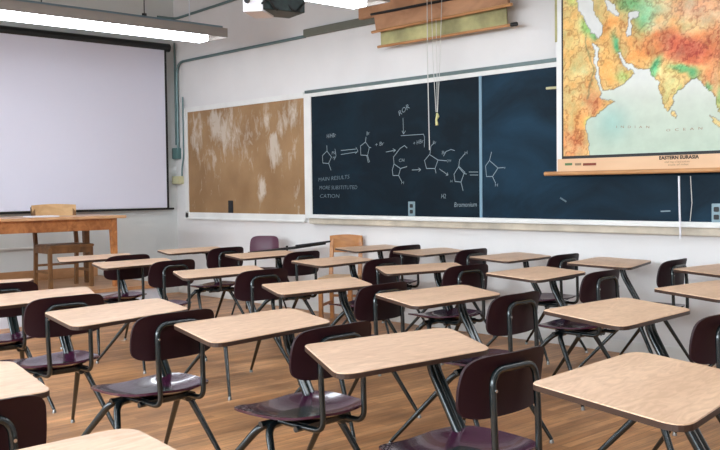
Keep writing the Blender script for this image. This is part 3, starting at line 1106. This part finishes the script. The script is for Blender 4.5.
qa = at(243, 12, 2, 2.62)
qb = at(263, 11, 2, 2.62)
qc = at(305, 15, 2, 2.62)
quadbox('white_housing', (qa.x, qa.y, 0), (qb.x, qb.y, 0), 2.62, 2.74, 0.28, 'white')
quadbox('dark_body', (qb.x - 0.0, qb.y + 0.001, 0), (qc.x, qc.y, 0), 2.635, 2.78, 0.26, 'dark_teal')
q = at(245, 3, 2, 2.70)
local(MB().tube([(qa.x + 0.02, qa.y + 0.03, 2.70), (qa.x + 0.045, qa.y + 0.0, 2.70)], 0.02, 12).build('lens', M['dark'], smooth=True), pj)
mid = (qb + qc) / 2
local(MB().tube([(mid.x - 0.1, mid.y + 0.05, 2.76), (mid.x - 0.1, mid.y + 0.05, ZC)], 0.02, 10).build('ceiling_pole', M['dark'], smooth=True), pj)
cb = [(qb.x + (qc.x - qb.x) * t_ + 0.02 * math.sin(t_ * 9), qb.y + (qc.y - qb.y) * t_ - 0.012, 2.67 + 0.035 * math.sin(t_ * 14)) for t_ in [k / 14 for k in range(15)]]
local(MB().tube(cb, 0.008, 6).build('cable', M['dark']), pj)

# ------------------------------------------------------------------ teacher's table and chair
tt = empty('teacher_table', (-9.05, 4.83, PZ))
tag(tt, 'honey-coloured wooden table on the platform in front of the projection screen', 'table')
TX0, TX1, TY0, TY1 = -9.72, -9.03, 2.75, 4.88
ZT = 1.06
local(MB().box(TX0 - 0.04, TX1 + 0.05, TY0 - 0.05, TY1 + 0.09, ZT - 0.03, ZT, bevel=0.006).build('tabletop', M['oak_top']), tt)
ap = MB()
ap.box(TX1 - 0.03, TX1 - 0.005, TY0 + 0.06, TY1 - 0.06, ZT - 0.15, ZT - 0.03)
ap.box(TX0 + 0.005, TX0 + 0.03, TY0 + 0.06, TY1 - 0.06, ZT - 0.15, ZT - 0.03)
ap.box(TX0 + 0.06, TX1 - 0.06, TY1 - 0.03, TY1 - 0.005, ZT - 0.15, ZT - 0.03)
ap.box(TX0 + 0.06, TX1 - 0.06, TY0 + 0.005, TY0 + 0.03, ZT - 0.15, ZT - 0.03)
local(ap.build('apron', M['oak']), tt)
for x in (TX0, TX1):
    for y in (TY0, TY1):
        sx = 1 if x == TX0 else -1
        sy = 1 if y == TY0 else -1
        l = MB()
        w0, w1 = 0.065, 0.045
        vs = [(x, y, ZT - 0.03), (x + sx * w0, y, ZT - 0.03), (x + sx * w0, y + sy * w0, ZT - 0.03), (x, y + sy * w0, ZT - 0.03),
              (x, y, PZ), (x + sx * w1, y, PZ), (x + sx * w1, y + sy * w1, PZ), (x, y + sy * w1, PZ)]
        l.add(vs, [(0, 1, 2, 3), (7, 6, 5, 4), (0, 4, 5, 1), (1, 5, 6, 2), (2, 6, 7, 3), (3, 7, 4, 0)])
        local(l.build('leg', M['oak'] if x == TX1 else M['oak_dark']), tt)  # back legs in darker wood: shade under the tabletop put into their colour

book = MB().box(-9.42, -9.20, 4.02, 4.32, ZT, ZT + 0.012, bevel=0.003).build('paper_stack', M['white'])
tag(book, 'thin white sheaf of papers lying on the wooden teacher table', 'papers')


def wooden_chair(name, label, loc, rz, mats, bw=0.46, bd_=0.38, seat_z=0.45, back_z=0.88, panel=0.10, arms=False):
    "plain wooden chair facing local +x; origin at floor centre"
    o = empty(name, loc, rz)
    tag(o, label, 'chair')
    seat_m, frame_m, panel_m = mats
    hx, hy = bd_ / 2, bw / 2
    MB().box(-hx - 0.01, hx + 0.03, -hy, hy, seat_z - 0.03, seat_z, bevel=0.008).build('seat', M[seat_m], o)
    a_ = MB()
    a_.box(hx - 0.025, hx - 0.003, -hy + 0.03, hy - 0.03, seat_z - 0.09, seat_z - 0.03)
    a_.box(-hx + 0.003, -hx + 0.025, -hy + 0.03, hy - 0.03, seat_z - 0.09, seat_z - 0.03)
    a_.box(-hx + 0.03, hx - 0.03, -hy + 0.003, -hy + 0.025, seat_z - 0.09, seat_z - 0.03)
    a_.box(-hx + 0.03, hx - 0.03, hy - 0.025, hy - 0.003, seat_z - 0.09, seat_z - 0.03)
    a_.build('seat_rail', M[frame_m], o)
    for sy in (-1, 1):
        MB().box(hx - 0.04, hx, sy * hy - 0.02 * (1 + sy), sy * hy + 0.02 * (1 - sy), 0, seat_z - 0.03, bevel=0.004).build('front_leg', M[frame_m], o)
        y0, y1 = (hy - 0.036, hy) if sy > 0 else (-hy, -hy + 0.036)
        vs = []
        for (x_, z_) in ((-hx - 0.03, 0), (-hx, seat_z), (-hx - 0.06, back_z - 0.02)):
            vs += [(x_, y0, z_), (x_ + 0.036, y0, z_), (x_ + 0.036, y1, z_), (x_, y1, z_)]
        fs = [(0, 3, 2, 1), (8, 9, 10, 11)]
        for k in range(2):
            for j in range(4):
                fs.append((k * 4 + j, k * 4 + (j + 1) % 4, k * 4 + 4 + (j + 1) % 4, k * 4 + 4 + j))
        MB().add(vs, fs).build('rear_post', M[frame_m], o)
    # curved top panel of the back
    n = 10
    pts_f, pts_b = [], []
    vs = []
    for k in range(n + 1):
        y = -hy + 2 * hy * k / n
        cx = -hx - 0.045 - 0.03 * math.cos((k / n - 0.5) * math.pi)
        crown = 0.012 * math.cos((k / n - 0.5) * math.pi)
        for dx, z_ in ((0.0, back_z - panel), (0.0, back_z + crown), (-0.02, back_z + crown), (-0.02, back_z - panel)):
            vs.append((cx + dx + 0.03, y, z_))
    fs = [(0, 1, 2, 3), tuple(n * 4 + j for j in (3, 2, 1, 0))]
    for k in range(n):
        for j in range(4):
            fs.append((k * 4 + j, k * 4 + (j + 1) % 4, (k + 1) * 4 + (j + 1) % 4, (k + 1) * 4 + j))
    MB().add(vs, fs).build('backrest', M[panel_m], o)
    MB().box(-hx - 0.018, -hx + 0.004, -hy + 0.03, hy - 0.03, seat_z + 0.12, seat_z + 0.155).build('back_slat', M[frame_m], o)
    s_ = MB()
    s_.box(-hx + 0.02, hx - 0.02, -hy + 0.008, -hy + 0.026, 0.16, 0.185)
    s_.box(-hx + 0.02, hx - 0.02, hy - 0.026, hy - 0.008, 0.16, 0.185)
    s_.box(-hx, -hx + 0.018, -hy + 0.03, hy - 0.03, 0.22, 0.245)
    s_.build('stretcher', M[frame_m], o)
    return o


wooden_chair('wooden_chair', 'blond-backed wooden chair on the platform tucked behind the teacher table', (-9.45, 4.47, PZ), 0.0,
             ('oak_dark', 'oak_dark', 'oak_pale'), 0.50, 0.37, 0.46, 0.875, 0.15)
wooden_chair('wooden_chair', 'orange-brown wooden chair against the wall beneath the blackboard', (-6.87, 6.14, 0), math.radians(-58),
             ('oak_pale', 'orange_wood', 'orange_wood'), 0.34, 0.40, 0.45, 0.84, 0.17)

# maroon tablet-arm chair in the corner facing the room
def shell(mb, fn, nu, nv, th, axis):
    "thick shell from a surface function; axis = thickness direction"
    a_ = [[Vector(fn(i / nu, j / nv)) for j in range(nv + 1)] for i in range(nu + 1)]
    vs = [p for row in a_ for p in row]
    N_ = len(vs)
    ax = Vector(axis) * th
    vs2 = [p + ax for p in vs]
    def I(i, j): return i * (nv + 1) + j
    fs = []
    for i in range(nu):
        for j in range(nv):
            fs.append((I(i, j), I(i + 1, j), I(i + 1, j + 1), I(i, j + 1)))
            fs.append(tuple(N_ + k for k in (I(i, j), I(i, j + 1), I(i + 1, j + 1), I(i + 1, j))))
    ring = [I(i, 0) for i in range(nu)] + [I(nu, j) for j in range(nv)] + [I(i, nv) for i in range(nu, 0, -1)] + [I(0, j) for j in range(nv, 0, -1)]
    for k in range(len(ring)):
        a0, b0 = ring[k], ring[(k + 1) % len(ring)]
        fs.append((a0, b0, N_ + b0, N_ + a0))
    return mb.add(vs + vs2, fs)


def squircle(a, b, p=4.0):
    "map the unit square onto a rounded square, values in -1..1"
    x, y = 2 * a - 1, 2 * b - 1
    m_ = max(abs(x), abs(y))
    if m_ < 1e-6:
        return 0.0, 0.0
    l = (abs(x) ** p + abs(y) ** p) ** (1 / p)
    return x * m_ / l, y * m_ / l


def seat_fn(x0, x1, yc, hw, z, front_drop=0.015, dish=0.026, back_rise=0.022):
    def fn(a, b):
        x, y = squircle(a, b, 3.2)
        X_ = (x0 + x1) / 2 + x * (x1 - x0) / 2
        w = hw * (1.0 - 0.10 * max(0, x))
        Y_ = yc + y * w
        r2 = min(1, (x * x * 0.8 + y * y))
        z_ = z - dish * (1 - r2) ** 1.0
        z_ += back_rise * max(0, x) ** 3
        z_ -= front_drop * max(0, -x) ** 4
        z_ += 0.008 * abs(y) ** 3
        return (X_, Y_, z_)
    return fn


def back_fn(xm, yc, hw, z0, z1, curve=0.035, lean=0.03):
    def fn(a, b):
        y, z = squircle(a, b, 5.0)
        X_ = xm - curve * (abs(y) ** 2.0) + lean * (z * 0.5) + 0.012 * z * z
        w = hw * (1 - 0.04 * max(0, z))
        return (X_, yc + y * w, (z0 + z1) / 2 + z * (z1 - z0) / 2)
    return fn


# ------------------------------------------------------------------ combo desks
YCH = 0.235


def make_desk(corners=((0, 0), (0.527, -0.244), (0.515, 0.438), (0.045, 0.677)), rads=(0.035, 0.085, 0.06, 0.09)):
    root = empty('combo_desk', (0, 0, 0))
    out = rounded_loop(corners, rads, 7)
    t = MB()
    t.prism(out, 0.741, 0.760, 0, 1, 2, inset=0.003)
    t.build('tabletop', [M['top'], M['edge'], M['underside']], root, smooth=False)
    # steel plate under the top
    MB().box(0.12, 0.42, 0.10, 0.46, 0.730, 0.741, bevel=0.003).build('mounting_plate', M['steel'], root)
    # pedestal of two parallel tubes
    for y in (0.408, 0.438):
        p = rounded([(0.15, y, 0.722), (0.245, y, 0.722), (0.255, y, 0.65), (0.405, y - 0.005, 0.41), (0.48, y - 0.03, 0.388), (0.66, y - 0.06, 0.388)], [0, 0.03, 0.05, 0.06, 0.04, 0], 5)
        MB().tube(p, 0.0155, 10).build('pedestal_tube', M['steel'], root, smooth=True)
    # seat
    s = MB()
    shell(s, seat_fn(0.295, 0.775, YCH, 0.232, 0.450, dish=0.032), 18, 18, -0.010, (0, 0, 1))
    s.build('seat', M['maroon'], root, smooth=True)
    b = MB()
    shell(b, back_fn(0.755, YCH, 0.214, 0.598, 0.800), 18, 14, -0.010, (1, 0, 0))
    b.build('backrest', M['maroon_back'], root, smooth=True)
    # hoop that carries the backrest
    XT = 0.778
    p = rounded([(0.50, 0.115, 0.410), (0.79, 0.115, 0.410), (XT + 0.008, 0.108, 0.60), (XT, 0.11, 0.755), (XT, 0.33, 0.755), (XT + 0.008, 0.335, 0.60), (0.79, 0.335, 0.410), (0.50, 0.335, 0.410)],
                [0, 0.05, 0.03, 0.055, 0.055, 0.03, 0.05, 0], 6)
    MB().tube(p, 0.0115, 10).build('back_hoop', M['steel'], root, smooth=True)
    for y in (0.110, 0.332):
        MB().tube([(XT + 0.010, y, 0.695), (XT + 0.018, y, 0.695)], 0.005, 8).build('rivet', M['chrome'], root)
    # cross members beneath the seat
    k = MB()
    k.tube([(0.50, 0.05, 0.400), (0.50, 0.42, 0.400)], 0.014, 10)
    k.tube([(0.66, 0.09, 0.402), (0.66, 0.38, 0.402)], 0.012, 10)
    k.box(0.47, 0.70, 0.12, 0.35, 0.408, 0.424)
    k.build('seat_bracket', M['steel'], root, smooth=True)
    legs = [((0.50, 0.055, 0.400), (0.17, -0.07)), ((0.54, 0.055, 0.400), (0.80, -0.09)), ((0.50, 0.415, 0.400), (0.17, 0.54)), ((0.54, 0.415, 0.400), (0.76, 0.51))]
    for (tp, ft) in legs:
        tp = Vector(tp)
        inner = Vector((0.52, YCH + (tp.y - YCH) * 0.45, 0.400))
        bot = Vector((ft[0], ft[1], 0.018))
        kk = tp + (bot - tp) * 0.0
        path = rounded([inner, tp, bot], [0, 0.07, 0], 6)
        n = len(path)
        # slender legs taper to the glide
        rad = []
        for q_ in path:
            tt_ = max(0.0, min(1.0, (0.40 - q_.z) / 0.38))
            rad.append(0.0158 - 0.0062 * tt_ ** 1.2)
        lg = MB().tube(path, rad, 10).build('leg', M['steel'], root, smooth=True)
        MB().tube([(ft[0], ft[1], 0.0), (ft[0], ft[1], 0.010), (ft[0], ft[1], 0.022)], [0.013, 0.012, 0.008], 12).build('glide', M['glide'], lg, smooth=True)
    return root


def D(x, y):
    p = at(x, y, 2, 0.76)
    return (p.x, p.y)


dA = D(302.7, 344.5)
DESKS = [
    # tip x, tip y, turn in degrees, label
    (-2.572, 2.106, 0.5, 'large foreground student desk in the middle of the picture, its tip overlapping a chair back'),
    (-3.398, 2.088, 3.0, 'student desk with glossy maroon seat, just ahead of the large middle foreground one'),
    (-4.193, 1.872, 3.0, 'student desk with glossy purple seat and fully visible chair back at lower left'),
    (-5.142, 1.844, 1.3, 'student desk near the left edge, its chair back overlapped by the next pale desktop'),
    (-6.078, 1.96, -4.0, 'student desk cut by the left edge, only a corner of top and a chair visible'),
    (-1.59, 2.140, 5.0, 'nearest large student desk at the lower right corner, wavy wood grain top'),
    (-2.50, 3.490, -4.8, 'student desk right of centre in the second row, four splayed legs beneath before white wall'),
    (-3.528, 3.391, 3.0, 'student desk in the second row, directly behind the large middle foreground desk'),
    (-4.35, 3.27, 5.0, 'student desk in the second row with two chair backs crowding its end'),
    (-5.600, 3.436, 0.0, 'student desk in the second row directly below the brown board'),
    (-6.745, 3.410, 6.0, 'student desk in the second row, right before the teacher table leg'),
    (-7.555, 3.515, 3.0, 'student desk closest to the teacher table and its wooden chair'),
    (-3.88, 4.72, 1.5, 'student desk in the third row beneath the blackboard joint strip'),
    (-4.82, 4.60, -4.0, 'student desk in the third row beneath the chalk drawings'),
    (-5.641, 4.540, 5.1, 'student desk in the third row in front of the orange-brown wooden chair'),
    (-6.711, 4.638, 6.0, 'student desk in the third row in front of the lone maroon tablet chair'),
    (-7.70, 4.56, 5.8, 'student desk in the third row nearest the corner and the platform'),
    (-2.589, 4.578, -0.5, 'student desk cut by the right edge of the photo in the third row'),
    (-3.96, 5.74, 4.0, 'student desk in the last row, its shadow falling on the wall beneath the map edge'),
    (-4.86, 5.74, 2.0, 'student desk in the last row, just left of the one under the map edge'),
    (-5.80, 5.77, 2.0, 'student desk in the last row beneath the grey outlet plate on the slate'),
    (-6.60, 5.78, 4.0, 'student desk in the last row whose corner overlaps the orange-brown wooden chair'),
    (D(672.5, 268.7)[0], 5.72, 0.0, 'student desk in the last row at the right edge, below the white rod'),
]
# how each loosened top sits on its plate: shift x, shift y, turn in degrees
TOPS = [(-0.004, 0.013, -4.8), (0.018, -0.018, 5.0), (0.026, -0.008, 9.5), (0.05, 0.04, 5.0), (0.04, -0.03, -8.0), (-0.008, 0.008, 3.8), (-0.004, -0.032, 8.0), (-0.01, 0.01, -2.4), (-0.05, 0.04, -7.0),
        (0.0, 0.005, 0.3), (0.0, 0.006, 0.8), (-0.02, 0.005, -0.7), (0.02, -0.017, 5.5), (0.05, 0.0, -8.0), (-0.025, 0.003, 3.2), (0.017, -0.007, -1.1), (0.0, 0.008, -1.2), (0.0, 0.0, -0.5),
        (0.036, -0.032, 12.0), (0.0, -0.013, 2.9), (0.0, 0.03, 1.2), (0.029, 0.02, -0.5), (0.0, 0.0, 0.0)]
base = make_desk()
for i, (x, y, rz, lb) in enumerate(DESKS):
    o = base if i == 0 else copy_tree(base)
    o.location = (x, y, 0)
    o.rotation_euler = (0, 0, math.radians(rz))
    tag(o, lb, 'desk', 'student combo desks')
    for c_ in o.children:
        if c_.name.startswith('tabletop') or c_.name.startswith('mounting_plate'):
            c_.location = (TOPS[i][0], TOPS[i][1], 0)
            c_.rotation_euler = (0, 0, math.radians(TOPS[i][2]))
square = make_desk(((0, 0), (0.585, -0.06), (0.585, 0.53), (0.02, 0.645)), (0.06, 0.06, 0.05, 0.08))
for i, (x, y, rz, lb) in enumerate([(-3.085, 0.611, 0.0, 'student desk at the lower left corner with cropped dark maroon chair back'),
                                    (-1.965, 0.455, 4.0, 'student desk at the bottom edge of the photo, only its far corner visible')]):
    o = square if i == 0 else copy_tree(square)
    o.location = (x, y, 0)
    o.rotation_euler = (0, 0, math.radians(rz))
    tag(o, lb, 'desk', 'student combo desks')

# ------------------------------------------------------------------ lone tablet chair near the corner
lc = empty('tablet_chair', (-8.02, 6.0, 0), math.radians(118))
tag(lc, 'lone maroon plastic chair facing the room with raised black tablet arm', 'chair')
lc.rotation_euler = (0, 0, math.radians(125))
s = MB()
shell(s, seat_fn(-0.22, 0.20, 0, 0.21, 0.45), 12, 12, -0.010, (0, 0, 1))
s.build('seat', M['maroon'], lc, smooth=True)
b = MB()
shell(b, back_fn(0.23, 0, 0.165, 0.58, 0.81), 14, 12, -0.010, (1, 0, 0))
b.build('backrest', mat('mauve_plastic', (82, 30, 54), 0.4), lc, smooth=True)
p = rounded([(-0.1, -0.12, 0.41), (0.24, -0.12, 0.41), (0.245, -0.12, 0.74), (0.245, 0.12, 0.74), (0.24, 0.12, 0.41), (-0.1, 0.12, 0.41)], 0.05)
MB().tube(p, 0.011, 8).build('back_hoop', M['steel'], lc, smooth=True)
for sx, sy in ((-1, -1), (-1, 1), (1, -1), (1, 1)):
    l = MB().tube([(0, sy * 0.17, 0.40), (sx * 0.24, sy * 0.23, 0.0)], [0.013, 0.009], 8).build('leg', M['steel'], lc, smooth=True)
# tilted black tablet on its arm, placed in world space beside the chair
tb = MB()
A = at(263, 251, 1, 6.05)
Bq = at(311, 243.5, 1, 6.05)
tb.add([(A.x, 5.85, A.z - .0), (Bq.x, 5.85, Bq.z - 0.02), (Bq.x, 6.25, Bq.z + 0.0), (A.x, 6.25, A.z + 0.02),
        (A.x, 5.85, A.z - 0.02), (Bq.x, 5.85, Bq.z - 0.045), (Bq.x, 6.25, Bq.z - 0.02), (A.x, 6.25, A.z)],
       [(0, 1, 2, 3), (7, 6, 5, 4), (0, 4, 5, 1), (1, 5, 6, 2), (2, 6, 7, 3), (3, 7, 4, 0)])
tb = tb.build('tablet', M['black'])
bpy.context.view_layer.update()
tb.parent = lc
tb.matrix_parent_inverse = lc.matrix_world.inverted()
arm = MB().tube([at(296, 245.8, 1, 6.05), at(330, 241.5, 1, 6.05)], 0.010, 8)
arm = arm.build('tablet_arm', M['black'])
arm.parent = lc
arm.matrix_parent_inverse = lc.matrix_world.inverted()
sup = MB().tube([(-7.95, 6.05, 0.41), (-7.6, 6.05, 0.50), (-7.6, 6.05, 0.73)], 0.012, 8).build('tablet_post', M['steel'])
sup.parent = lc
sup.matrix_parent_inverse = lc.matrix_world.inverted()
